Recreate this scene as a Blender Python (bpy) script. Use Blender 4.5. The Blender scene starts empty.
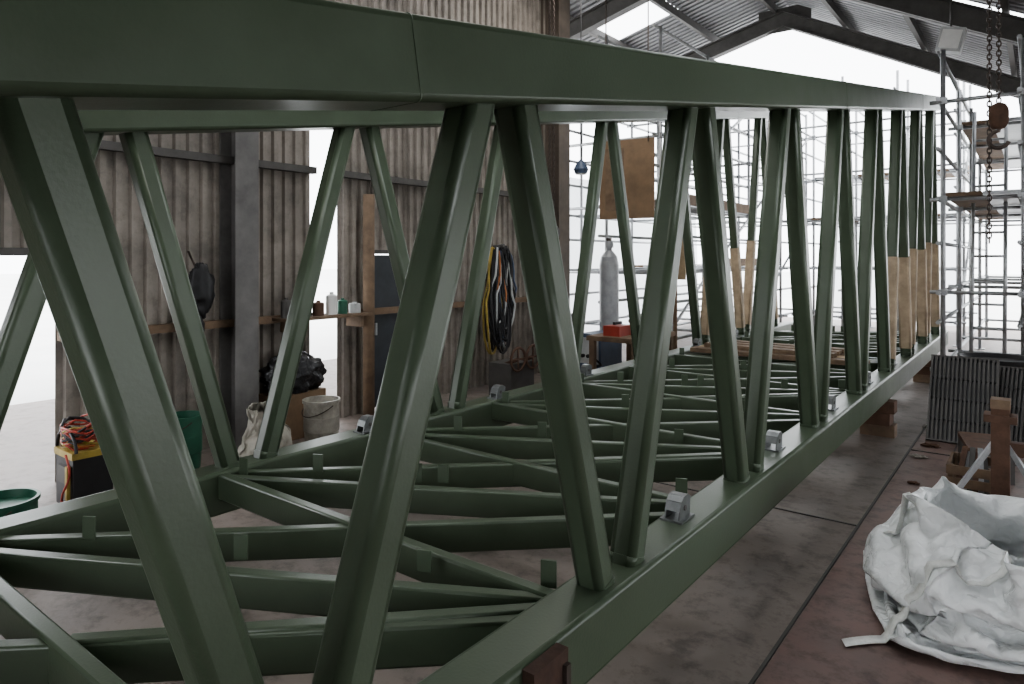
import bpy, math, random
from mathutils import Vector, Matrix, noise
random.seed(7)
scene=bpy.context.scene

# ---------------------------------------------------------------- materials
def mat(name,col,rough=.6,metal=0.0,var=.25,scale=6.0,bump=.0,bscale=40.0,col2=None,grime=0.0,gscale=30.0,detail=6):
    m=bpy.data.materials.new(name); m.use_nodes=True
    nt=m.node_tree; n=nt.nodes; l=nt.links
    b=n['Principled BSDF']
    tc=n.new('ShaderNodeTexCoord'); nz=n.new('ShaderNodeTexNoise')
    nz.inputs['Scale'].default_value=scale; nz.inputs['Detail'].default_value=detail
    nz.inputs['Roughness'].default_value=.65
    l.new(tc.outputs['Object'],nz.inputs['Vector'])
    r=n.new('ShaderNodeValToRGB')
    c2=col2 if col2 else tuple(c*(1-var) for c in col)
    c1=col if col2 else tuple(min(1,c*(1+var*.6)) for c in col)
    r.color_ramp.elements[0].position=.32; r.color_ramp.elements[1].position=.68
    r.color_ramp.elements[0].color=(*c2,1); r.color_ramp.elements[1].color=(*c1,1)
    l.new(nz.outputs['Fac'],r.inputs['Fac'])
    colout=r.outputs['Color']
    if grime:
        n3=n.new('ShaderNodeTexNoise'); n3.inputs['Scale'].default_value=gscale; n3.inputs['Detail'].default_value=8; n3.inputs['Roughness'].default_value=.75
        l.new(tc.outputs['Object'],n3.inputs['Vector'])
        g=n.new('ShaderNodeValToRGB'); g.color_ramp.elements[0].position=.36; g.color_ramp.elements[1].position=.52
        k=1-grime; g.color_ramp.elements[0].color=(k,k,k,1); g.color_ramp.elements[1].color=(1,1,1,1)
        e=g.color_ramp.elements.new(.66); e.color=(1,1,1,1); e2=g.color_ramp.elements.new(.76); q=1+grime*.8; e2.color=(q,q,q,1)
        l.new(n3.outputs['Fac'],g.inputs['Fac'])
        mx=n.new('ShaderNodeMix'); mx.data_type='RGBA'; mx.blend_type='MULTIPLY'; mx.inputs[0].default_value=1
        l.new(colout,mx.inputs[6]); l.new(g.outputs['Color'],mx.inputs[7]); colout=mx.outputs[2]
    l.new(colout,b.inputs['Base Color'])
    mr=n.new('ShaderNodeMapRange'); mr.inputs['To Min'].default_value=max(.05,rough-.1); mr.inputs['To Max'].default_value=min(1,rough+.12)
    l.new(nz.outputs['Fac'],mr.inputs['Value']); l.new(mr.outputs['Result'],b.inputs['Roughness'])
    b.inputs['Metallic'].default_value=metal
    if bump:
        n2=n.new('ShaderNodeTexNoise'); n2.inputs['Scale'].default_value=bscale; n2.inputs['Detail'].default_value=4
        l.new(tc.outputs['Object'],n2.inputs['Vector'])
        bp=n.new('ShaderNodeBump'); bp.inputs['Strength'].default_value=bump; bp.inputs['Distance'].default_value=.01
        l.new(n2.outputs['Fac'],bp.inputs['Height']); l.new(bp.outputs['Normal'],b.inputs['Normal'])
    return m

GREEN=mat('green_paint',(.082,.108,.072),.33,0,.12,4,.06,110)
TAN=mat('tan_primer',(.44,.35,.25),.7,0,.25,8)
CLAD=mat('cladding_grey',(.285,.255,.225),.6,0,.35,2.2,.05,30,grime=.25,gscale=6)
CLADR=mat('roof_cladding',(.27,.27,.28),.6,0,.3,2.0)
STEELD=mat('dark_steel',(.10,.095,.09),.55,.2,.3,6)
RUST=mat('rusty_steel',(.12,.068,.046),.8,0,.4,9,.2,50)
RUSTD=mat('dark_rusty_steel',(.06,.032,.022),.8,0,.4,12,.2,50)
WOOD=mat('weathered_wood',(.2,.14,.095),.8,0,.35,7,.1,50)
WOODL=mat('pale_wood',(.42,.32,.21),.75,0,.25,7)
GALV=mat('galvanised_tube',(.42,.43,.44),.42,.6,.25,12)
FLR=mat('floor_red_plate',(.23,.15,.13),.5,0,.4,1.6,.15,35,col2=(.17,.125,.112),grime=.42,gscale=8)
FLT=mat('floor_taupe',(.28,.24,.215),.55,0,.35,1.1,.15,30,col2=(.2,.168,.15),grime=.4,gscale=7)
GRND=mat('ground_concrete',(.78,.78,.76),.85,0,.1,.5)
BLACK=mat('black_plastic',(.02,.02,.022),.45,0,.3,8)
RUBBER=mat('black_rubber',(.03,.03,.032),.6,0,.3,12)
WHITEP=mat('white_plastic',(.72,.72,.7),.4,0,.1,6)
YELL=mat('yellow_plastic',(.36,.27,.07),.45,0,.35,6)
REDP=mat('red_rubber',(.38,.06,.04),.45,0,.2,6)
ORNG=mat('orange_rubber',(.45,.17,.06),.5,0,.2,6)
BLUE=mat('blue_rubber',(.08,.11,.17),.45,0,.2,6)
GRN2=mat('green_plastic',(.03,.12,.075),.45,0,.2,6)
CARD=mat('cardboard',(.24,.165,.105),.85,0,.25,4)
GREYL=mat('light_grey_paint',(.48,.49,.49),.45,0,.2,8)
CYLG=mat('cylinder_grey_paint',(.34,.35,.36),.35,0,.2,8)
LUG=mat('zinc_bracket',(.2,.21,.21),.38,.6,.25,20)
SACK=mat('sack_cloth',(.36,.34,.30),.85,0,.25,9,.3,60)
DOORM=mat('door_blue_grey',(.045,.052,.06),.5,0,.3,4)
CHAINM=mat('chain_steel',(.10,.08,.07),.5,.6,.3,20)
GRIME=mat('pail_tin',(.42,.40,.35),.45,.3,.35,14)

# ---------------------------------------------------------------- mesh builder; P maps (left distance, forward, up)
def P(X,Y,Z): return Vector((-X,Y,Z))
class MB:
    def __init__(s): s.v=[];s.f=[];s.m=[];s.s=[];s.mats=[]
    def mi(s,m):
        if m not in s.mats: s.mats.append(m)
        return s.mats.index(m)
    def add(s,vs,fs,m,sm=False):
        o=len(s.v); s.v+= [tuple(v) for v in vs]; k=s.mi(m)
        for i,f in enumerate(fs):
            s.f.append([a+o for a in f]); s.m.append(k); s.s.append(sm[i] if isinstance(sm,list) else sm)
    def box(s,c,size,m,rz=0,R=None):
        hx,hy,hz=[a/2 for a in size]
        M=R if R else Matrix.Rotation(rz,3,'Z')
        vs=[Vector(c)+M@Vector((x*hx,y*hy,z*hz)) for x in(-1,1) for y in(-1,1) for z in(-1,1)]
        s.add(vs,[(0,1,3,2),(4,6,7,5),(0,4,5,1),(2,3,7,6),(0,2,6,4),(1,5,7,3)],m)
    def beam(s,p0,p1,w,h,m,up=(0,0,1),r=0.0,seg=4):
        p0=Vector(p0);p1=Vector(p1);d=(p1-p0).normalized();u=Vector(up)
        if abs(d.dot(u))>.99:u=Vector((0,1,0))
        sd=d.cross(u).normalized();u2=sd.cross(d).normalized()
        prof=[];cn=[]
        if r<=0: prof=[(w/2,h/2),(-w/2,h/2),(-w/2,-h/2),(w/2,-h/2)];cn=[0]*4
        else:
            for i,(sx,sy) in enumerate([(1,1),(-1,1),(-1,-1),(1,-1)]):
                for k in range(seg+1):
                    a=math.pi/2*(i+k/seg)
                    prof.append((sx*(w/2-r)+r*math.cos(a),sy*(h/2-r)+r*math.sin(a))); cn.append(1 if k<seg else 0)
        n=len(prof); vs=[p+sd*a+u2*b for p in(p0,p1) for a,b in prof]
        fs=[(i,(i+1)%n,n+(i+1)%n,n+i) for i in range(n)]; sm=[bool(c) for c in cn]
        fs+=[tuple(range(n))[::-1],tuple(range(n,2*n))]; sm+=[False,False]
        s.add(vs,fs,m,sm)
    def tube(s,p0,p1,r,m,seg=8,r1=None):
        p0=Vector(p0);p1=Vector(p1);d=(p1-p0).normalized()
        u=Vector((0,0,1)) if abs(d.z)<.95 else Vector((1,0,0))
        a=d.cross(u).normalized();b=a.cross(d)
        r1=r if r1 is None else r1
        vs=[p+(a*math.cos(t)+b*math.sin(t))*q for p,q in((p0,r),(p1,r1)) for t in[2*math.pi*i/seg for i in range(seg)]]
        fs=[(i,(i+1)%seg,seg+(i+1)%seg,seg+i) for i in range(seg)]
        s.add(vs,fs+[tuple(range(seg))[::-1],tuple(range(seg,2*seg))],m,[True]*seg+[False]*2)
    def path(s,pts,r,m,seg=6,closed=False):
        pts=[Vector(p) for p in pts];n=len(pts);vs=[];pa=None
        for i,p in enumerate(pts):
            if closed: d=(pts[(i+1)%n]-pts[i-1]).normalized()
            else: d=(pts[min(i+1,n-1)]-pts[max(i-1,0)]).normalized()
            if pa is None:
                u=Vector((0,0,1)) if abs(d.z)<.9 else Vector((1,0,0)); a=d.cross(u).normalized()
            else: a=(pa-d*pa.dot(d)).normalized()
            pa=a;b=d.cross(a)
            vs+=[p+(a*math.cos(2*math.pi*k/seg)+b*math.sin(2*math.pi*k/seg))*r for k in range(seg)]
        fs=[]
        for i in range(n if closed else n-1):
            j=(i+1)%n
            fs+=[(i*seg+k,i*seg+(k+1)%seg,j*seg+(k+1)%seg,j*seg+k) for k in range(seg)]
        s.add(vs,fs,m,True)
    def lathe(s,c,prof,m,seg=24,mats=None):
        c=Vector(c);n=len(prof)
        vs=[c+Vector((r*math.cos(2*math.pi*i/seg),r*math.sin(2*math.pi*i/seg),z)) for r,z in prof for i in range(seg)]
        for k in range(n-1):
            fs=[(i,(i+1)%seg,seg+(i+1)%seg,seg+i) for i in range(seg)]
            s.add(vs[k*seg:(k+2)*seg],fs,mats[k] if mats else m,True)
    def blob(s,c,rad,m,amp=.15,freq=3,nu=40,nv=24,flat=True,sq=1.0,seed=0.0,ridge=0.0):
        vs=[]
        for j in range(nv+1):
            ph=math.pi*j/nv
            for i in range(nu):
                th=2*math.pi*i/nu
                def pw(x): return math.copysign(abs(x)**sq,x)
                d=Vector((pw(math.sin(ph))*pw(math.cos(th)),pw(math.sin(ph))*pw(math.sin(th)),pw(math.cos(ph))))
                q=d*freq+Vector((seed,seed*.7,0))
                k=1+amp*noise.noise(q)+amp*.5*noise.noise(q*2.3)
                if ridge: k+=ridge*(abs(noise.noise(q*1.7))-.2)*-1.2+ridge*.5*(abs(noise.noise(q*4.1))-.2)*-1
                p=Vector((d.x*rad[0]*k,d.y*rad[1]*k,d.z*rad[2]*k))
                if flat and p.z<-rad[2]*.72: p.z=-rad[2]*.72
                vs.append(Vector(c)+p)
        fs=[(j*nu+i,(j+1)*nu+i,(j+1)*nu+(i+1)%nu,j*nu+(i+1)%nu) for j in range(nv) for i in range(nu)]
        s.add(vs,fs,m,True)
    def make(s,name,parent=None):
        me=bpy.data.meshes.new(name); me.from_pydata(s.v,[],s.f)
        for m in s.mats: me.materials.append(m)
        me.polygons.foreach_set('material_index',s.m); me.polygons.foreach_set('use_smooth',s.s)
        me.update(); o=bpy.data.objects.new(name,me); scene.collection.objects.link(o)
        if parent:o.parent=parent
        return o
def empty(name):
    e=bpy.data.objects.new(name,None); scene.collection.objects.link(e); return e

# ---------------------------------------------------------------- soft goods slumped by cloth simulation
def crinkle(m,scale,strength,dist):
    nt=m.node_tree; b=nt.nodes['Principled BSDF']
    tc=nt.nodes.new('ShaderNodeTexCoord'); nz=nt.nodes.new('ShaderNodeTexNoise'); nz.inputs['Scale'].default_value=5; nz.inputs['Detail'].default_value=3
    mx=nt.nodes.new('ShaderNodeVectorMath'); mx.operation='MULTIPLY_ADD'; mx.inputs[1].default_value=(.25,.25,.25)
    vo=nt.nodes.new('ShaderNodeTexVoronoi'); vo.feature='DISTANCE_TO_EDGE'; vo.inputs['Scale'].default_value=scale
    bp=nt.nodes.new('ShaderNodeBump'); bp.inputs['Strength'].default_value=strength; bp.inputs['Distance'].default_value=dist
    nt.links.new(tc.outputs['Object'],nz.inputs['Vector']); nt.links.new(nz.outputs['Color'],mx.inputs[0]); nt.links.new(tc.outputs['Object'],mx.inputs[2])
    nt.links.new(mx.outputs[0],vo.inputs['Vector']); nt.links.new(vo.outputs['Distance'],bp.inputs['Height']); nt.links.new(bp.outputs['Normal'],b.inputs['Normal'])
BAG=mat('woven_poly_bag',(.80,.82,.82),.27,0,.08,3)
crinkle(BAG,14,.8,.02)
def cloth_bag(name,S,Hh,N,NZ,mt,stop,lump,seed,top_shrink=.18,bend=1.2,maxf=45):
    idx={}; vs=[]; fs=[]
    def vid(p):
        k=tuple(round(c,4) for c in p)
        if k not in idx:
            idx[k]=len(vs); vs.append(Vector(p))
        return idx[k]
    g=lambda i:-S/2+S*i/N
    for i in range(N):
        for j in range(N): fs.append([vid((g(i),g(j),0)),vid((g(i),g(j+1),0)),vid((g(i+1),g(j+1),0)),vid((g(i+1),g(j),0))])
    for i in range(N):
        for k in range(NZ):
            z0,z1=Hh*k/NZ,Hh*(k+1)/NZ
            for sgn in(-1,1):
                fs.append([vid((g(i),sgn*S/2,z0)),vid((g(i+1),sgn*S/2,z0)),vid((g(i+1),sgn*S/2,z1)),vid((g(i),sgn*S/2,z1))])
                fs.append([vid((sgn*S/2,g(i),z0)),vid((sgn*S/2,g(i+1),z0)),vid((sgn*S/2,g(i+1),z1)),vid((sgn*S/2,g(i),z1))])
    out=[]
    for v in vs:
        n=noise.noise(v*(2.2/S)+Vector((4+seed,1,2))); n2=noise.noise(v*(2.2/S)+Vector((1,9+seed,5)))
        n3=noise.noise(v*(7/S)+Vector((seed,3,5)))*.35
        t=v.z/Hh; k=1-top_shrink*t
        out.append((v.x*k+.1*S*(n+n3)*t+.03*S*t,v.y*k+.1*S*(n2-n3)*t-.02*S*t,v.z+.03))
    me=bpy.data.meshes.new(name); me.from_pydata([tuple(o) for o in out],[],fs); me.update()
    o=bpy.data.objects.new(name,me); scene.collection.objects.link(o)
    pm=bpy.data.meshes.new('p'); pm.from_pydata([(-3,-3,0),(3,-3,0),(3,3,0),(-3,3,0)],[],[(0,1,2,3)])
    po=bpy.data.objects.new('p',pm); scene.collection.objects.link(po); po.modifiers.new('c','COLLISION'); po.collision.thickness_outer=.01; po.collision.cloth_friction=40
    mb=MB(); mb.blob((0,0,lump[2]*.95),lump,BLACK,.25,2,28,18,seed=3); lo=mb.make('lump'); lo.modifiers.new('c','COLLISION'); lo.collision.thickness_outer=.01
    cm=o.modifiers.new('cl','CLOTH'); s=cm.settings
    s.quality=6; s.mass=.25; s.air_damping=2.0; s.tension_stiffness=25; s.compression_stiffness=25; s.shear_stiffness=12; s.bending_stiffness=bend
    cc=cm.collision_settings; cc.use_collision=True; cc.distance_min=.008; cc.use_self_collision=True; cc.self_distance_min=.009; cc.collision_quality=2
    scene.frame_start=1; scene.frame_end=80; Hc=None
    for f in range(1,maxf+1):
        scene.frame_set(f)
        if f>8:
            e=o.evaluated_get(bpy.context.evaluated_depsgraph_get()).data
            mz=sorted(v.co.z for v in e.vertices); Hc=mz[int(len(mz)*.995)]
            if Hc<stop: break
    e=o.evaluated_get(bpy.context.evaluated_depsgraph_get())
    nm=bpy.data.meshes.new_from_object(e)
    o.modifiers.clear(); o.data=nm; nm.name=name
    nm.materials.clear(); nm.materials.append(mt)
    for p_ in nm.polygons: p_.use_smooth=True
    bpy.data.objects.remove(po); bpy.data.objects.remove(lo)
    scene.frame_set(1)
    return o
def soften(o):
    so=o.modifiers.new('t','SOLIDIFY'); so.thickness=.003
    sm=o.modifiers.new('s','SUBSURF'); sm.levels=1; sm.render_levels=1
bagobj=cloth_bag('white_bulk_bag',.92,1.15,34,38,BAG,.48,(.36,.34,.22),5,.12,.5)
# woven lifting straps laid over the bag surface
from mathutils.bvhtree import BVHTree
bv=BVHTree.FromPolygons([v.co.copy() for v in bagobj.data.vertices],[tuple(p.vertices) for p in bagobj.data.polygons])
def strap(x0,y0,x1,y1,w,bend,mt):
    m=MB(); vs=[]; N=40; d=Vector((x1-x0,y1-y0,0)); L=d.length; d/=L; sd=Vector((-d.y,d.x,0)); zs=[]
    for i in range(N+1):
        t=i/N; c=Vector((x0,y0,0))+d*L*t+sd*bend*math.sin(t*math.pi*1.5)
        h=bv.ray_cast(Vector((c.x,c.y,2)),Vector((0,0,-1)))[0]
        zs.append((c,(h.z if h else .0)+.012))
    for i,(c,z) in enumerate(zs):
        zz=sum(zs[max(0,min(N,i+k))][1] for k in(-1,0,1))/3
        zz=max(zz,z)
        vs+=[Vector((c.x,c.y,zz))+sd*w/2,Vector((c.x,c.y,zz))-sd*w/2]
    m.add(vs,[(2*i,2*i+1,2*i+3,2*i+2) for i in range(N)],mt,True)
    o=m.make('lifting_strap',bagobj); so=o.modifiers.new('t','SOLIDIFY'); so.thickness=.004
STRAP=mat('strap_webbing',(.72,.73,.70),.55,0,.2,30)
strap(-.62,-.42,-.05,-.30,.05,.05,STRAP); strap(-.40,.1,.25,-.45,.05,-.05,STRAP)
soften(bagobj)
bagobj.location=P(.13,3.45,0.006); bagobj.rotation_euler=(0,0,.3)

# ---------------------------------------------------------------- truss bridge
bridge=empty('steel_truss_bridge')
RISE=.169
def topz(Y,off=0): return 1.654+RISE*Y+off          # underside of top chord
XN,XF=1.085,3.10
PITCH=1.24
def truss(side,X,off,tops,bots,lim):
    ch=MB()
    a,b=-1.2,10.35
    ch.beam(P(X,a,topz(a,off)+.09),P(X,b,topz(b,off)+.09),.165,.178,GREEN,r=.016)
    for y in (.98,4.9,8.6):
        ch.beam(P(X,y-.002,topz(y,off)+.09),P(X,y+.002,topz(y,off)+.0907),.1675,.1805,GREEN,r=.016)
    ch.make('top_chord_'+side,bridge)
    ch=MB()
    ch.beam(P(X,-.9,.4),P(X,11.2,.4),.165,.2,GREEN,r=.016)
    ch.make('bottom_chord_'+side,bridge)
    dg=MB(); e=.088; w=.096
    wraps=MB()
    def diag(yt,yb,wrap=False):
        pt=P(X,yt,topz(yt,off)+.03); pb=P(X,yb,.46)
        dg.beam(pt,pb,w,w,GREEN,up=(1,0,0),r=.024,seg=6)
        q=pb.lerp(pt,.035)
        dg.beam(q+(pb-pt).normalized()*.02,q,w+.004,w+.004,GREEN,up=(1,0,0),r=.024)
        if wrap:
            wraps.beam(pb.lerp(pt,.05),pb.lerp(pt,.42),w+.012,w+.012,TAN,up=(1,0,0),r=.02)
    n=len(tops)
    for i in range(n):
        if i==0: diag(tops[0]+.02,bots[0]-.04)
        else: diag(tops[i]+.075,bots[i]-e, i>=lim)
        if i<n-1: diag(tops[i+1]-.085,bots[i]+e-(.05 if i==0 else 0),i>=lim-1)
    if off: diag(tops[0]-.15,-.45)
    dg.make('diagonals_'+side,bridge)
    wraps.make('primer_wraps_'+side,bridge)
truss('near',XN,0,[.30]+[1.335+PITCH*k for k in range(8)],[.755]+[1.925+PITCH*k for k in range(8)],6)
truss('far',XF,.16,[.0,1.25,2.56]+[3.99+1.43*k for k in range(5)],[.64,1.87,3.30]+[4.73+1.43*k for k in range(5)],6)
dk=MB(); nearX,farX=XN+.07,XF-.07
def dbeam(x0,y0,x1,y1,zt,h=.115,w=.05):
    dk.beam(P(x0,y0,zt-h/2),P(x1,y1,zt-h/2),w,h,GREEN,r=.008,seg=2)
def tab(X,Y,z=.49,a=0,h=.085):
    dk.box(P(X,Y,z+h/2-.02),(.05,.008,h),GREEN,rz=a)
for k in range(-1,10):
    y=.7+k
    dbeam(nearX,y,farX,y,.492)
    dbeam(farX,y,nearX,y+1.0,.484)
    dbeam(farX,y+.1,nearX,min(y+1.86,11),.48)
    tab(nearX+.06,y+.06,.49,.4)
    tab(2.27,y+.52,.49,.5); tab(2.16,y+.58,.49,.5)
    tab(2.75,y+.33,.49,.5); tab(1.6,y+.9,.49,.4,.07)
    tab(farX-.05,y+.08,.49,.2)
dbeam(2.05,.72,nearX,1.62,.488)
for k in range(3): dbeam(2.05,2.72+2*k,nearX,3.62+2*k,.488)
dk.make('deck_crossbeams',bridge)
lg=MB()
def lug(X,Y,z=.5):
    for t in(-.028,.028):
        pr=[(.05,0),(-.045,0),(-.055,.075),(-.03,.09),(.004,.088),(.028,.072),(.042,.04)]
        vs=[P(X+t+q,Y-py,z+pz) for q in(-.003,.003) for py,pz in pr]; N=len(pr)
        lg.add(vs,[tuple(range(N)),tuple(range(N,2*N))[::-1]]+[(i,N+i,N+(i+1)%N,(i+1)%N) for i in range(N)],LUG)
    pr=[(.042,.04),(.028,.072),(.004,.088),(-.03,.09),(-.055,.075)]
    for i in range(len(pr)-1):
        (a,b_),(c,d)=pr[i],pr[i+1]
        lg.beam(P(X,Y-a,z+b_-.003),P(X,Y-c,z+d-.003),.06,.006,LUG)
    lg.tube(P(X-.035,Y,z+.045),P(X+.035,Y,z+.045),.011,STEELD)
    lg.box(P(X,Y,z+.004),(.09,.12,.008),LUG)
for k in range(7):
    lug(XN+.02,2.47+1.2*k)
    lug(XF-.03,2.6+1.2*k)
lg.make('chord_cleats',bridge)

# supports
def block_stack(X,Y,name='timber_support_block'):
    m=MB(); z=0
    for i in range(3):
        h=.0995
        if i%2==0: m.box(P(X,Y,z+h/2),(.26,.14,h),RUST if i==2 else WOOD)
        else: m.box(P(X,Y,z+h/2),(.2,.2,h),RUST)
        z+=h
    m.make(name)
for Y in(.1,6.5,9.6):
    block_stack(XN,Y); block_stack(XF,Y)
m=MB(); m.box(P(.982,1.41,.247),(.036,.15,.494),RUSTD); m.box(P(.958,1.47,.24),(.012,.02,.44),CHAINM); m.make('rusty_packer')

# ---------------------------------------------------------------- floor and ground
XW=5.2
m=MB(); m.box((-1.55-.3,6,-.03),(12.9,24,.06),FLT); m.make('floor')
m=MB(); m.box(P(-1.9,4.0,.003),(5.38,13.4,.006),FLR); m.make('floor_plate')
m=MB(); m.box((0,0,-.1),(160,160,.08),GRND); m.make('ground')
m=MB()
m.box(P(.802,5,.004),(.012,14,.009),STEELD)
m.box(P(-1,6.1,.009),(3.58,.012,.006),STEELD)
m.box(P(.52,8,.009),(.01,4,.006),STEELD)
m.box(P(2.6,4.2,.003),(3.58,.01,.006),STEELD)
m.make('trim_1')

# ---------------------------------------------------------------- left wall cladding
def corr(m,y0,y1,z0,z1,X,mt,pitch=.105,d=.03):
    pr=[];y=y0
    while y<y1:
        for f,o in((0,0),(.42,0),(.52,d),(.9,d)):
            yy=y+f*pitch
            if yy<=y1: pr.append((yy,o))
        y+=pitch
    pr.append((y1,0)); n=len(pr)
    vs=[P(X-o,yy,z) for z in(z0,z1) for yy,o in pr]
    m.add(vs,[(i,i+1,n+i+1,n+i) for i in range(n-1)],mt)
H=5.5
m=MB()
corr(m,-6,.45,0,H,XW,CLAD); corr(m,.45,1.74,1.52,H,XW,CLAD); corr(m,1.74,3.75,0,H,XW,CLAD)
corr(m,3.75,4.05,3.3,H,XW,CLAD); corr(m,4.05,4.42,0,H,XW,CLAD); corr(m,4.42,4.90,1.58,H,XW,CLAD); corr(m,4.90,7.68,0,H,XW,CLAD)
m.make('wall_left')
m=MB()
for z in(.98,2.28,3.7):
    for a,b in((-6,.45),(1.74,3.75),(4.05,7.6)): m.box(P(XW-.07,(a+b)/2,z),(.07,b-a,.06),STEELD if z>2 else WOOD)
m.box(P(XW-.07,1.1,2.28),(.07,1.3,.06),STEELD); m.box(P(XW-.07,1.1,1.54),(.07,1.3,.05),STEELD)
m.make('trim_2')
def column(X,Y,w=.24,h=5.6,mt=STEELD,name='steel_column'):
    m=MB()
    m.box(P(X,Y,h/2),(w,.012,h),mt); m.box(P(X+w/2,Y,h/2),(.014,w*.9,h),mt); m.box(P(X-w/2,Y,h/2),(.014,w*.9,h),mt)
    m.box(P(X,Y,.008),(w+.1,w+.1,.016),mt)
    m.make(name)
COL=mat('column_grey',(.16,.155,.15),.55,.1,.3,5)
COLB=mat('column_brown',(.13,.105,.085),.65,.1,.3,5)
column(XW-.16,2.97,.22,5.3,COL); column(XW-.16,7.45,.28,5.3,COLB,'steel_column')
m=MB(); m.tube(P(XW-.18,4.28,0),P(XW-.18,4.28,2.1),.055,WOOD,12); m.make('timber_post')
m=MB(); m.box(P(XW,4.66,.78),(.04,.42,1.5),DOORM); m.box(P(XW-.03,4.5,.8),(.02,.02,.12),GALV)
for y in(4.44,4.88): m.box(P(XW,y,.78),(.06,.03,1.54),STEELD)
m.box(P(XW,4.66,1.56),(.06,.47,.04),STEELD); m.make('door_1')
# shelf
m=MB(); m.box(P(XW-.2,3.75,.985),(.26,.9,.025),WOOD)
for y in(3.4,4.1): m.box(P(XW-.2,y,.92),(.22,.025,.1),WOOD)
m.make('wall_shelf')
for (Y,h,r,mt,name) in((3.36,.17,.045,STEELD,'paint_tin'),(3.47,.2,.045,STEELD,'paint_tin'),(3.57,.2,.035,BLACK,'spray_bottle'),(3.68,.13,.05,RUST,'paint_tin'),(3.82,.2,.05,WHITEP,'solvent_can'),(3.94,.14,.045,GRN2,'paint_tin'),(4.08,.1,.055,GREYL,'paint_tin')):
    m=MB(); m.lathe(P(XW-.22,Y,.9985),[(0,0),(r,0),(r,h*.82),(r*.7,h*.88),(r*.35,h*.9),(r*.35,h),(0,h)],mt,16); m.make(name)

# ---------------------------------------------------------------- roof and other walls
RX,RZ=3.6,5.95; SL,SR=.25,.52
XL,XR=8.6,-4.6
def roofz(X): return RZ-(SL*(X-RX) if X>RX else SR*(RX-X))
def rcorr(m,y0,y1,X0,X1):
    pr=[];y=y0
    while y<y1-1e-4:
        for f,o in((0,0),(.5,0),(.6,.03),(.9,.03)):
            if y+f*.15<=y1: pr.append((y+f*.15,o))
        y+=.15
    pr.append((y1,0)); n=len(pr)
    m.add([P(X,yy,roofz(X)+.12+o) for X in(X0,X1) for yy,o in pr],[(i,i+1,n+i+1,n+i) for i in range(n-1)],CLADR)
m=MB()
rcorr(m,-6,2.8,XR,RX); rcorr(m,4,9.7,XR,RX); rcorr(m,10.35,13.4,XR,RX)
rcorr(m,9.7,10.35,1.0,RX); rcorr(m,9.7,10.35,XR,-1.2)
rcorr(m,-6,2.8,RX,XL); rcorr(m,4,6,RX,XL)
rcorr(m,6,10.1,RX,XL); rcorr(m,11.0,13.4,RX,XL); rcorr(m,10.1,11.0,RX,4.9); rcorr(m,10.1,11.0,6.1,XL)
a,b=2.8,4
rcorr(m,a,b,RX,RX+.3); rcorr(m,a,b,5.2,XL); rcorr(m,a,b,3.2,RX); rcorr(m,a,b,XR,-.5)
m.make('ceiling')
m=MB()
for Y in(-2,2.4,6.0,9.3,12.6):
    for X0,X1 in((RX,XL),(RX,XR)):
        for dz,hh,ww in((-.0,.02,.16),(-.26,.02,.16),(-.13,.26,.02)):
            m.beam(P(X0,Y,roofz(X0)+dz-.06),P(X1,Y,roofz(X1)+dz-.06),ww,hh,STEELD)
    m.box(P(RX,Y,RZ-.2),(.9,.03,.42),STEELD)
    m.box(P(XR+.1,Y,.8),(.25,.2,1.6),STEELD)
    if Y>8 : m.box(P(XL-.1,Y,2.3),(.25,.2,4.6),STEELD)
m.make('roof_frame')
m=MB()
for X in [XR+.3+i*1.15 for i in range(11)]:
    m.beam(P(X,-6,roofz(X)+.04),P(X,13.4,roofz(X)+.04),.06,.13,STEELD)
m.make('roof_purlins')
# hanging light fitting
m=MB(); c=P(.78,9.0,3.92)
m.box(c,(.24,.16,.26),GREYL,R=Matrix.Rotation(.25,3,'Y')); m.box(c+Vector((0,-.085,0)),(.19,.01,.2),WHITEP,R=Matrix.Rotation(.25,3,'Y'))
m.tube(c+Vector((0,0,.12)),c+Vector((0,0,.62)),.012,STEELD); m.make('pendant_light_fitting')
m=MB(); corr(m,-6,0,0,1.7,XR,CLAD); corr(m,8,13.4,0,1.6,XR,CLAD); m.make('wall_right')
m=MB(); m.box((-4.2,-6,2.2),(2,.06,4.4),CLAD); m.box((2.5,-6,1.6),(4.2,.06,3.2),CLAD); m.box((-1.4,-6,3.9),(3.6,.06,1.0),CLAD); m.make('wall_back')

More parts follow.
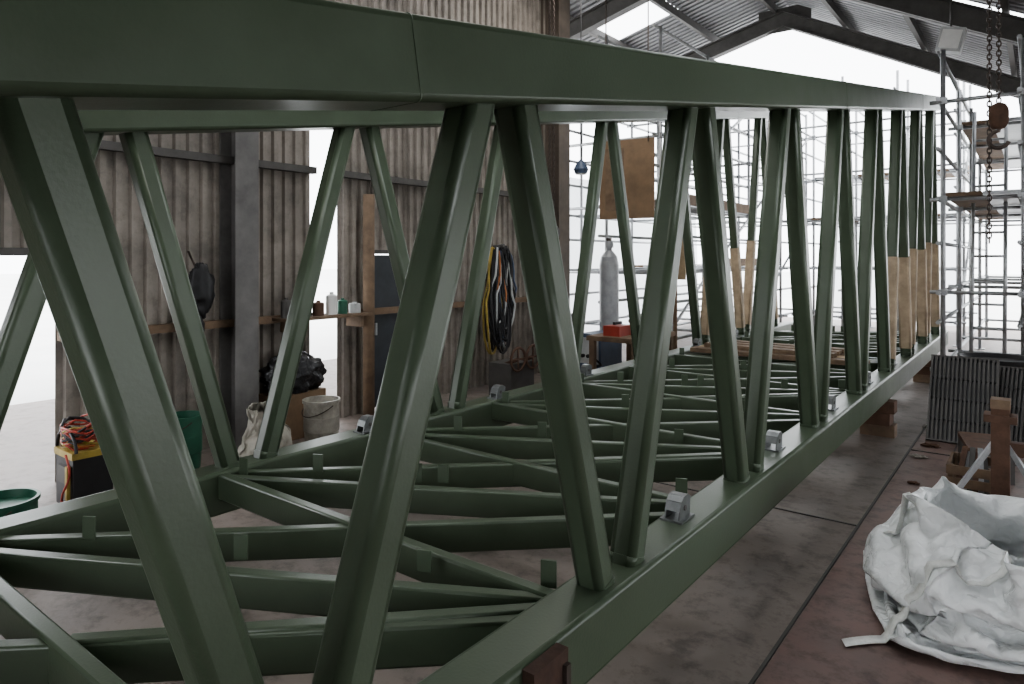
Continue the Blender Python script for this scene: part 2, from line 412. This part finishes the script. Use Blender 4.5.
# ---------------------------------------------------------------- scaffolds
def scaffold(name,Xs,Ys,top,lifts,decks=(),brace=True,ladder=None):
    m=MB(); r=.024
    for X in Xs:
        for Y in Ys:
            m.tube(P(X,Y,.0),P(X,Y,top+random.uniform(-.2,.0)),r,GALV,8); m.box(P(X,Y,.006),(.14,.14,.012),GALV)
            for z in lifts: m.box(P(X,Y,z),(.075,.075,.06),GALV)
    for z in lifts:
        for g in(0,.5):
            for X in Xs: m.tube(P(X+.03,Ys[0]-.15,z+g),P(X+.03,Ys[-1]+.15,z+g),r*.9,GALV,6)
        for Y in Ys: m.tube(P(Xs[0]-.12,Y+.04,z),P(Xs[-1]+.12,Y+.04,z),r*.9,GALV,6)
    if brace:
        for i in range(len(Ys)-1):
            for j,z in enumerate(lifts[:-1]):
                if (i+j)%2==0: m.tube(P(Xs[0]-.03,Ys[i],z),P(Xs[0]-.03,Ys[i+1],lifts[j+1]),r*.9,GALV,6)
    for (X0,X1,Y0,Y1,z) in decks:
        n=max(1,int((X1-X0)/.23))
        for i in range(n):
            X=X0+(i+.5)*(X1-X0)/n
            m.box(P(X,(Y0+Y1)/2,z+.045),((X1-X0)/n-.01,Y1-Y0,.038),WOOD if i%2 else GALV)
        m.box(P(X0,(Y0+Y1)/2,z+.12),(.03,Y1-Y0,.15),WOOD)
    if ladder:
        xa,xb,ya,zb=ladder
        for x in(xa,xb): m.tube(P(x,ya,0),P(x,ya+.6,zb),.02,GALV)
        for i in range(11):
            t=(i+.7)/12; m.tube(P(xa,ya+.6*t,zb*t),P(xb,ya+.6*t,zb*t),.014,GALV)
    m.make(name)
scaffold('scaffold_tower',[.12,.78],[8.2,10,11.8,13.6,15.4],3.75,[.35,1.15,2.1,3.1],[(.12,.78,8.2,13.6,2.1),(.12,.78,10,15.4,3.1)],ladder=(.3,.6,9.0,3.2))
scaffold('scaffold_tower',[3.9,4.7,6.1],[8.2,9.8,11.6,13.4,15.2],4.7,[.4,1.3,2.2,3.1,4.0],[(3.9,4.7,8.2,11.6,2.2),(4.7,6.1,11.6,15.2,1.3)])
scaffold('scaffold_tower',[1.1,2.0,2.9,3.7],[13.8,15.0,16.4],5.0,[.4,1.3,2.2,3.1,4.0],[(1.1,3.7,15,16.4,3.1),(1.1,3.7,13.8,15,2.2)])
SHEET=mat('scaffold_sheeting',(.8,.82,.84),.8,0,.08,1.0)
nt=SHEET.node_tree; tb=nt.nodes.new('ShaderNodeBsdfTranslucent'); tb.inputs['Color'].default_value=(.9,.93,.95,1)
ms=nt.nodes.new('ShaderNodeMixShader'); ms.inputs['Fac'].default_value=.7
out=nt.nodes['Material Output']; nt.links.new(nt.nodes['Principled BSDF'].outputs[0],ms.inputs[1]); nt.links.new(tb.outputs[0],ms.inputs[2]); nt.links.new(ms.outputs[0],out.inputs['Surface'])
def sheet(x0,y0,x1,y1,z0,z1,seed):
    m=MB(); nu,nv=30,10; vs=[]
    for j in range(nv+1):
        for i in range(nu+1):
            u=i/nu;v=j/nv; o=.06*noise.noise(Vector((u*9+seed,v*1.5,0)))
            dx,dy=x1-x0,y1-y0; L=math.hypot(dx,dy)
            vs.append(P(x0+dx*u-dy/L*o,y0+dy*u+dx/L*o,z0+(z1-z0)*v))
    m.add(vs,[(j*(nu+1)+i,j*(nu+1)+i+1,(j+1)*(nu+1)+i+1,(j+1)*(nu+1)+i) for j in range(nv) for i in range(nu)],SHEET,True); m.make('scaffold_sheeting')
sheet(1.2,16.7,3.8,16.7,.1,3.1,1); sheet(6.4,9,6.4,15.4,.1,2.9,4)

# ---------------------------------------------------------------- hanging hoists
def hoist(X,Y,zb,ztop,chain_to,s=1.0,body=RUST,name='chain_hoist'):
    m=MB()
    def chain(x,y,z0,z1):
        z=z0;i=0
        while z<z1:
            R=.016*s; pts=[]
            for k in range(10):
                a=2*math.pi*k/10; u=R*.75*math.cos(a); w=R*1.35*math.sin(a)
                pts.append(P(x+(u if i%2 else 0),y+(0 if i%2 else u),z+w))
            m.path(pts,.0045*s,CHAINM,5,closed=True); z+=R*1.9; i+=1
    chain(X,Y,zb+.12*s,ztop); chain(X+.05*s,Y,chain_to,ztop); 
    m.blob(P(X,Y,zb+.05*s),(.055*s,.045*s,.085*s),body,.05,2,18,12,flat=False,sq=.7)
    m.tube(P(X-.05*s,Y,zb+.06*s),P(X+.05*s,Y,zb+.06*s),.045*s,body,14)
    pts=[P(X,Y,zb-.03*s)]+[P(X+.055*s*math.sin(a),Y,zb-.1*s+.055*s*math.cos(a)) for a in [i*math.pi/10 for i in range(0,15)]]
    m.path(pts,.013*s,CHAINM,8)
    m.make(name)
hoist(.27,7.0,2.62,4.12,1.65,1.3,RUST)
hoist(4.35,6.4,1.72,5.6,1.4,1.1,STEELD)
m=MB(); m.lathe(P(4.3,6.9,2.5),[(0,0),(.07,.0),(.09,.05),(.05,.13),(.02,.16),(0,.16)],BLUE,18); m.lathe(P(4.3,6.9,2.49),[(0,0),(.06,0),(.065,.02)],WHITEP,18)
m.tube(P(4.3,6.9,2.65),P(4.3,6.9,5.6),.006,BLACK,6); m.make('hanging_work_lamp')
m=MB(); m.box(P(.03,2.58,.017),(.2,.12,.02),WHITEP,rz=.3); m.make('paper_scrap')

# ---------------------------------------------------------------- trestle and right-hand clutter
m=MB()
Xc,Yc=.17,4.62
m.box(P(Xc,Yc,.34),(.085,.085,.68),RUST); m.box(P(Xc,Yc,.62),(.15,.12,.04),RUST); m.box(P(Xc,Yc,.70),(.09,.10,.05),WOOD)
m.beam(P(Xc+.3,Yc-.1,.02),P(Xc+.02,Yc-.02,.5),.025,.025,GALV); m.beam(P(Xc-.3,Yc-.1,.02),P(Xc-.02,Yc-.02,.5),.025,.025,GALV)
m.beam(P(Xc,Yc+.4,.02),P(Xc,Yc+.02,.5),.03,.03,GALV)
m.box(P(Xc-.35,Yc,.46),(.7,.06,.07),RUST); m.box(P(Xc-.7,Yc,.3),(.09,.09,.6),RUST)
m.box(P(Xc-.35,Yc,.16),(.7,.04,.05),STEELD)
m.make('steel_trestle')
m=MB(); cx,cy=.33,5.15
def Q(x,y,z): return P(x,y,z)
for sx in(-1,1):
    for zz in(.05,.125,.20):
        m.box(Q(cx+sx*.12,cy,zz),(.015,.34,.055),WOOD); m.box(Q(cx,cy+sx*.17,zz),(.25,.015,.055),WOOD)
    for sy in(-1,1): m.box(Q(cx+sx*.105,cy+sy*.155,.12),(.025,.025,.22),WOOD)
m.box(Q(cx,cy,.02),(.24,.33,.015),WOOD)
for k in range(6): m.beam(P(cx-.08+.03*k,cy-.14,.05+.02*(k%3)),P(cx-.05+.02*k,cy+.15,.24+.03*(k%2)),.03,.03,[STEELD,GALV,RUST][k%3])
m.make('timber_crate')
m=MB(); m.box(P(.30,5.75,.1),(.22,.45,.2),STEELD,rz=.3); m.box(P(.28,5.75,.215),(.3,.5,.03),RUST,rz=.2); m.make('offcut_pile')
def grating(X,Y,rzz,w=.46,h=.74):
    m=MB(); R=Matrix.Rotation(rzz,3,'Z')@Matrix.Rotation(math.radians(-30),3,'X')
    c=P(X,Y,.015+h/2*math.cos(math.radians(30)))
    n=int(w/.03)
    for i in range(n+1):
        x=-w/2+w*i/n; m.box(c+R@Vector((x,0,0)),(.016,.03,h),STEELD,R=R)
    m.box(c+R@Vector((0,.02,0)),(w,.006,h),BLACK,R=R)
    for k in range(5):
        z=-h/2+.01+(h-.02)*k/4; m.box(c+R@Vector((0,.004,z)),(w,.02,.012),BLACK,R=R)
    for z in(-h/2,h/2): m.box(c+R@Vector((0,0,z)),(w+.02,.034,.012),STEELD,R=R)
    m.make('ribbed_floor_grating')
grating(.50,6.7,0); grating(.16,6.85,-.12,.30,.66)
m=MB(); m.box(P(.3,7.6,.52),(.7,.5,.04),WOOD)
for a in(-.3,.3):
    for b_ in(-.2,.2): m.box(P(.3+a,7.6+b_,.25),(.05,.05,.5),WOOD)
m.make('low_bench')
m=MB(); m.lathe(P(.3,7.6,.541),[(0,.0),(.2,0),(.27,.02),(.30,.06),(.285,.06),(.25,.025),(0,.02)],RUBBER,28); m.make('black_tray')
for i,(X,Y,s) in enumerate([(.72,5.9,.03),(.68,6.3,.035),(.6,4.6,.014),(.72,7.0,.05),(.66,5.2,.02)]):
    m=MB(); m.blob(P(X,Y,.006+s*.3),(s*1.6,s,s*.4),[SACK,RUST,STEELD][i%3],.7,2.5,24,14,seed=i,ridge=.5); m.make('rag_scrap')

# ---------------------------------------------------------------- left-hand clutter
def pail(X,Y,z,r,h,mt,band,name):
    m=MB(); c=P(X,Y,z)
    m.lathe(c,[(0,0),(r*.92,0),(r,h*.5),(r*1.0,h*.93),(r*1.07,h*.93),(r*1.07,h),(r*.97,h),(r*.93,h*.85),(0,h*.85)],mt,28)
    m.lathe(c,[(r*.985,h*.3),(r*1.012,h*.31),(r*1.012,h*.62),(r*.985,h*.63)],band,28)
    m.path([c+Vector((r*1.07*math.cos(a),-r*1.09*math.sin(a),h*.9-r*.6*math.sin(a))) for a in [math.pi*i/12 for i in range(13)]],.004,CHAINM,5)
    m.make(name)
pail(4.6,3.43,0,.14,.36,GRIME,SACK,'paint_pail')
pail(4.2,1.16,0,.16,.27,GRN2,GRN2,'plastic_tub')
pail(4.85,2.42,0,.13,.38,GRN2,GRN2,'green_bucket')
m=MB(); c=P(4.66,1.72,0)
m.box(c+Vector((0,0,.15)),(.26,.22,.30),BLACK); m.box(c+Vector((0,0,.32)),(.28,.24,.04),YELL)
m.box(c+Vector((0,-.12,.2)),(.12,.02,.10),STEELD); m.box(c+Vector((.09,-.125,.16)),(.03,.02,.2),YELL)
for k,mt in enumerate((REDP,ORNG,YELL,REDP,RUBBER,RUBBER,REDP)):
    m.path([c+Vector(((.09+.012*k)*math.cos(t*.7+k),(.1)*math.sin(t*.7+k)-.02,.37+.012*k+.03*math.sin(t*1.3+k)+.06*max(0,math.cos(t*.31+k)))) for t in range(24)],.007,mt,6)
m.path([c+Vector((.13+.06*math.sin(i*.5),-.15,.34-.03*i)) for i in range(11)],.007,REDP,6)
m.path([c+Vector((.15*math.cos(a),-.1,.34+.12*math.sin(a))) for a in [math.pi*i/10 for i in range(11)]],.010,BLACK,6)
m.make('tool_box_with_hoses')
SACKC=mat('sack_weave',(.40,.38,.33),.8,0,.25,9); crinkle(SACKC,20,.3,.01)
s1=cloth_bag('cloth_sack',.36,.52,18,22,SACKC,.38,(.13,.13,.16),2,.3,.8,24); soften(s1); s1.location=P(4.4,2.82,0); s1.rotation_euler=(0,0,.6)
BLKC=mat('refuse_bag_film',(.018,.018,.02),.3,0,.3,8); crinkle(BLKC,22,.5,.01)
m=MB(); m.box(P(4.98,3.42,.19),(.24,.5,.38),CARD); m.make('cardboard_box')
m=MB(); m.blob(P(4.96,3.42,.38+.137),(.15,.27,.19),BLKC,.2,2.2,60,36,seed=8,ridge=.2); m.make('black_refuse_bag')
m=MB(); m.blob(P(4.98,2.62,1.25),(.06,.1,.2),BLACK,.35,3,24,18,flat=False,seed=11); m.blob(P(4.98,2.55,.98),(.05,.09,.16),RUBBER,.35,3,24,18,flat=False,seed=12)
m.tube(P(4.98,2.6,1.4),P(5.12,2.6,1.55),.008,CHAINM); m.make('hanging_gloves')
m=MB()
for k in range(54):
    mt=[RUBBER,RUBBER,BLUE,RUBBER,BLACK,GREYL,BLACK,BLACK,RUBBER,BLACK][k%10]
    if k in(7,23): mt=YELL
    if k==12: mt=ORNG
    w=random.uniform(.05,.18); L=random.uniform(.65,1.2); ox=random.uniform(-.05,.05); oy=random.uniform(-.09,.09)
    if mt is YELL: oy=-.13; L=1.2
    pts=[]
    for i in range(24):
        a=2*math.pi*i/24
        pts.append(P(4.85+ox+.03*math.cos(a*2+k),6.04+oy+w*math.sin(a)*(1 if math.cos(a)<0 else .6),1.62-L/2+L/2*math.cos(a)+random.uniform(-.01,.01)))
    m.path(pts,.013,mt,6,closed=True)
m.tube(P(5.15,6.0,1.6),P(4.75,6.0,1.64),.02,STEELD); m.make('hung_hoses_and_cables')
m=MB(); m.box(P(4.45,5.75,.2),(.3,.4,.4),STEELD); 
for dy in(-.12,.14):
    m.path([P(4.27,5.75+dy+.12*math.cos(a),.45+.12*math.sin(a)) for a in [2*math.pi*i/20 for i in range(20)]],.014,RUST,6,closed=True)
    m.tube(P(4.27,5.75+dy,.45),P(4.45,5.75+dy,.38),.02,RUST)
    for a in range(4): m.tube(P(4.27,5.75+dy,.45),P(4.27,5.75+dy+.12*math.cos(a*1.57),.45+.12*math.sin(a*1.57)),.009,RUST,6)
m.make('valve_machine')
def cylinder(X,Y,h,r,mt):
    m=MB(); m.lathe(P(X,Y,0),[(0,0),(r,0),(r,h*.82),(r*.85,h*.88),(r*.45,h*.92),(r*.3,h*.93),(r*.3,h*.95),(r*.45,h*.95),(r*.45,h),(0,h)],mt,22)
    m.box(P(X,Y,h+.02),(.05,.05,.04),CHAINM); m.make('gas_cylinder')
cylinder(4.42,7.78,1.72,.125,CYLG)
m=MB(); m.box(P(3.65,6.95,.62),(.6,1.0,.05),WOOD)
for a in(-.26,.26):
    for b_ in(-.43,.43): m.box(P(3.65+a,6.95+b_,.3),(.06,.06,.6),WOOD)
m.box(P(3.65,6.95,.2),(.5,.9,.03),WOOD); m.make('workbench')
m=MB(); m.box(P(3.7,6.7,.70),(.2,.28,.11),REDP); m.box(P(3.7,6.7,.78),(.03,.16,.03),BLACK); m.make('toolbox')
m=MB(); m.box(P(3.6,7.1,.69),(.14,.22,.09),STEELD); m.box(P(3.5,7.1,.77),(.06,.18,.1),STEELD); m.tube(P(3.45,7.1,.75),P(3.75,7.1,.75),.015,CHAINM); m.make('bench_vice')
m=MB(); m.blob(P(3.75,7.32,.725),(.13,.1,.1),SACK,.3,3,24,16,seed=4); m.make('cloth_rag')
m=MB(); c=P(4.15,7.1,0)
m.box(c+Vector((0,0,.36)),(.30,.5,.5),BLUE); m.box(c+Vector((0,-.26,.42)),(.24,.02,.3),GREYL)
for k in(-1,0,1): m.tube(c+Vector((.07*k,-.27,.36)),c+Vector((.07*k,-.30,.36)),.022,BLACK,12)
m.path([c+Vector((-.12,.2,.62)),c+Vector((-.12,.2,.72)),c+Vector((-.12,-.2,.72)),c+Vector((-.12,-.2,.62))],.012,GALV,6)
for sx in(-1,1):
    for sy in(-1,1): m.tube(c+Vector((.13*sx,.19*sy,.06)),c+Vector((.17*sx,.19*sy,.06)),.06,RUBBER,14)
m.box(c+Vector((0,0,.09)),(.26,.46,.04),STEELD)
m.path([c+Vector((.07,-.3,.36))]+[c+Vector((.1+.12*math.cos(t*.6),-.38+.1*math.sin(t*.6),max(.02,.3-.02*t))) for t in range(22)],.012,RUBBER,6)
m.make('welding_machine')
m=MB()
for k,(x,y,h,mt) in enumerate([(4.55,7.0,.5,RUST),(4.6,7.25,.8,STEELD)]):
    m.box(P(x,y,h/2),(.14,.2,h),mt,rz=.3*k); m.tube(P(x,y,h),P(x-.05,y,h+.15),.02,CHAINM)
m.make('machine_clutter')
m=MB()
for i in range(5): m.box(P(2.1+.03*i,7.0+.17*i,.523),(1.7-.1*i,.15,.045),WOODL if i%2 else WOOD,rz=.03*i)
for i in range(3): m.box(P(2.2,7.1+.19*i,.567),(1.3,.13,.04),WOOD,rz=-.05+.03*i)
m.make('timber_planks')
m=MB()
m.box(P(4.15,7.75,2.5),(.72,.03,1.0),CARD,rz=.15); m.box(P(4.3,7.72,2.5),(.25,.02,.8),WOOD,rz=.15)
for x in(3.85,4.45): m.tube(P(x,7.75,2.95),P(x,7.75,5.6),.008,CHAINM)
m.make('hung_plywood_board')
m=MB(); m.box(P(3.5,7.75,1.55),(.28,.03,.62),WOODL); m.box(P(3.5,7.77,.62),(.04,.03,1.25),WOOD); m.box(P(3.5,7.77,.02),(.3,.25,.04),WOOD); m.make('plywood_sign_board')

# ---------------------------------------------------------------- daylight and added interior fill
w=bpy.data.worlds.new('World'); scene.world=w; w.use_nodes=True
bg=w.node_tree.nodes['Background']; bg.inputs['Color'].default_value=(.95,.97,1.0,1); bg.inputs['Strength'].default_value=5.7
def fill_light(X,Y,z,e,s=1.2):  # added area light that brightens the interior, not an actual fitting in the shed
    L=bpy.data.lights.new('added_fill_light','AREA'); L.energy=e; L.shape='RECTANGLE'; L.size=s; L.size_y=.25; L.color=(1,.97,.92)
    o=bpy.data.objects.new('added_fill_light',L); o.location=P(X,Y,z); scene.collection.objects.link(o)
fill_light(2.0,1.5,4.4,20); fill_light(3.8,6.5,5.0,45)
try: scene.view_settings.look='AgX - Medium High Contrast'
except Exception as ex: print('LOOK',ex)

cam=bpy.data.cameras.new('camera'); cam.lens=24.0; cam.sensor_width=36; cam.shift_y=-84/1024; cam.clip_start=.05
co=bpy.data.objects.new('camera',cam); co.location=(0,0,1.5); co.rotation_euler=(math.radians(90),0,math.radians(37.7))
scene.collection.objects.link(co); scene.camera=co
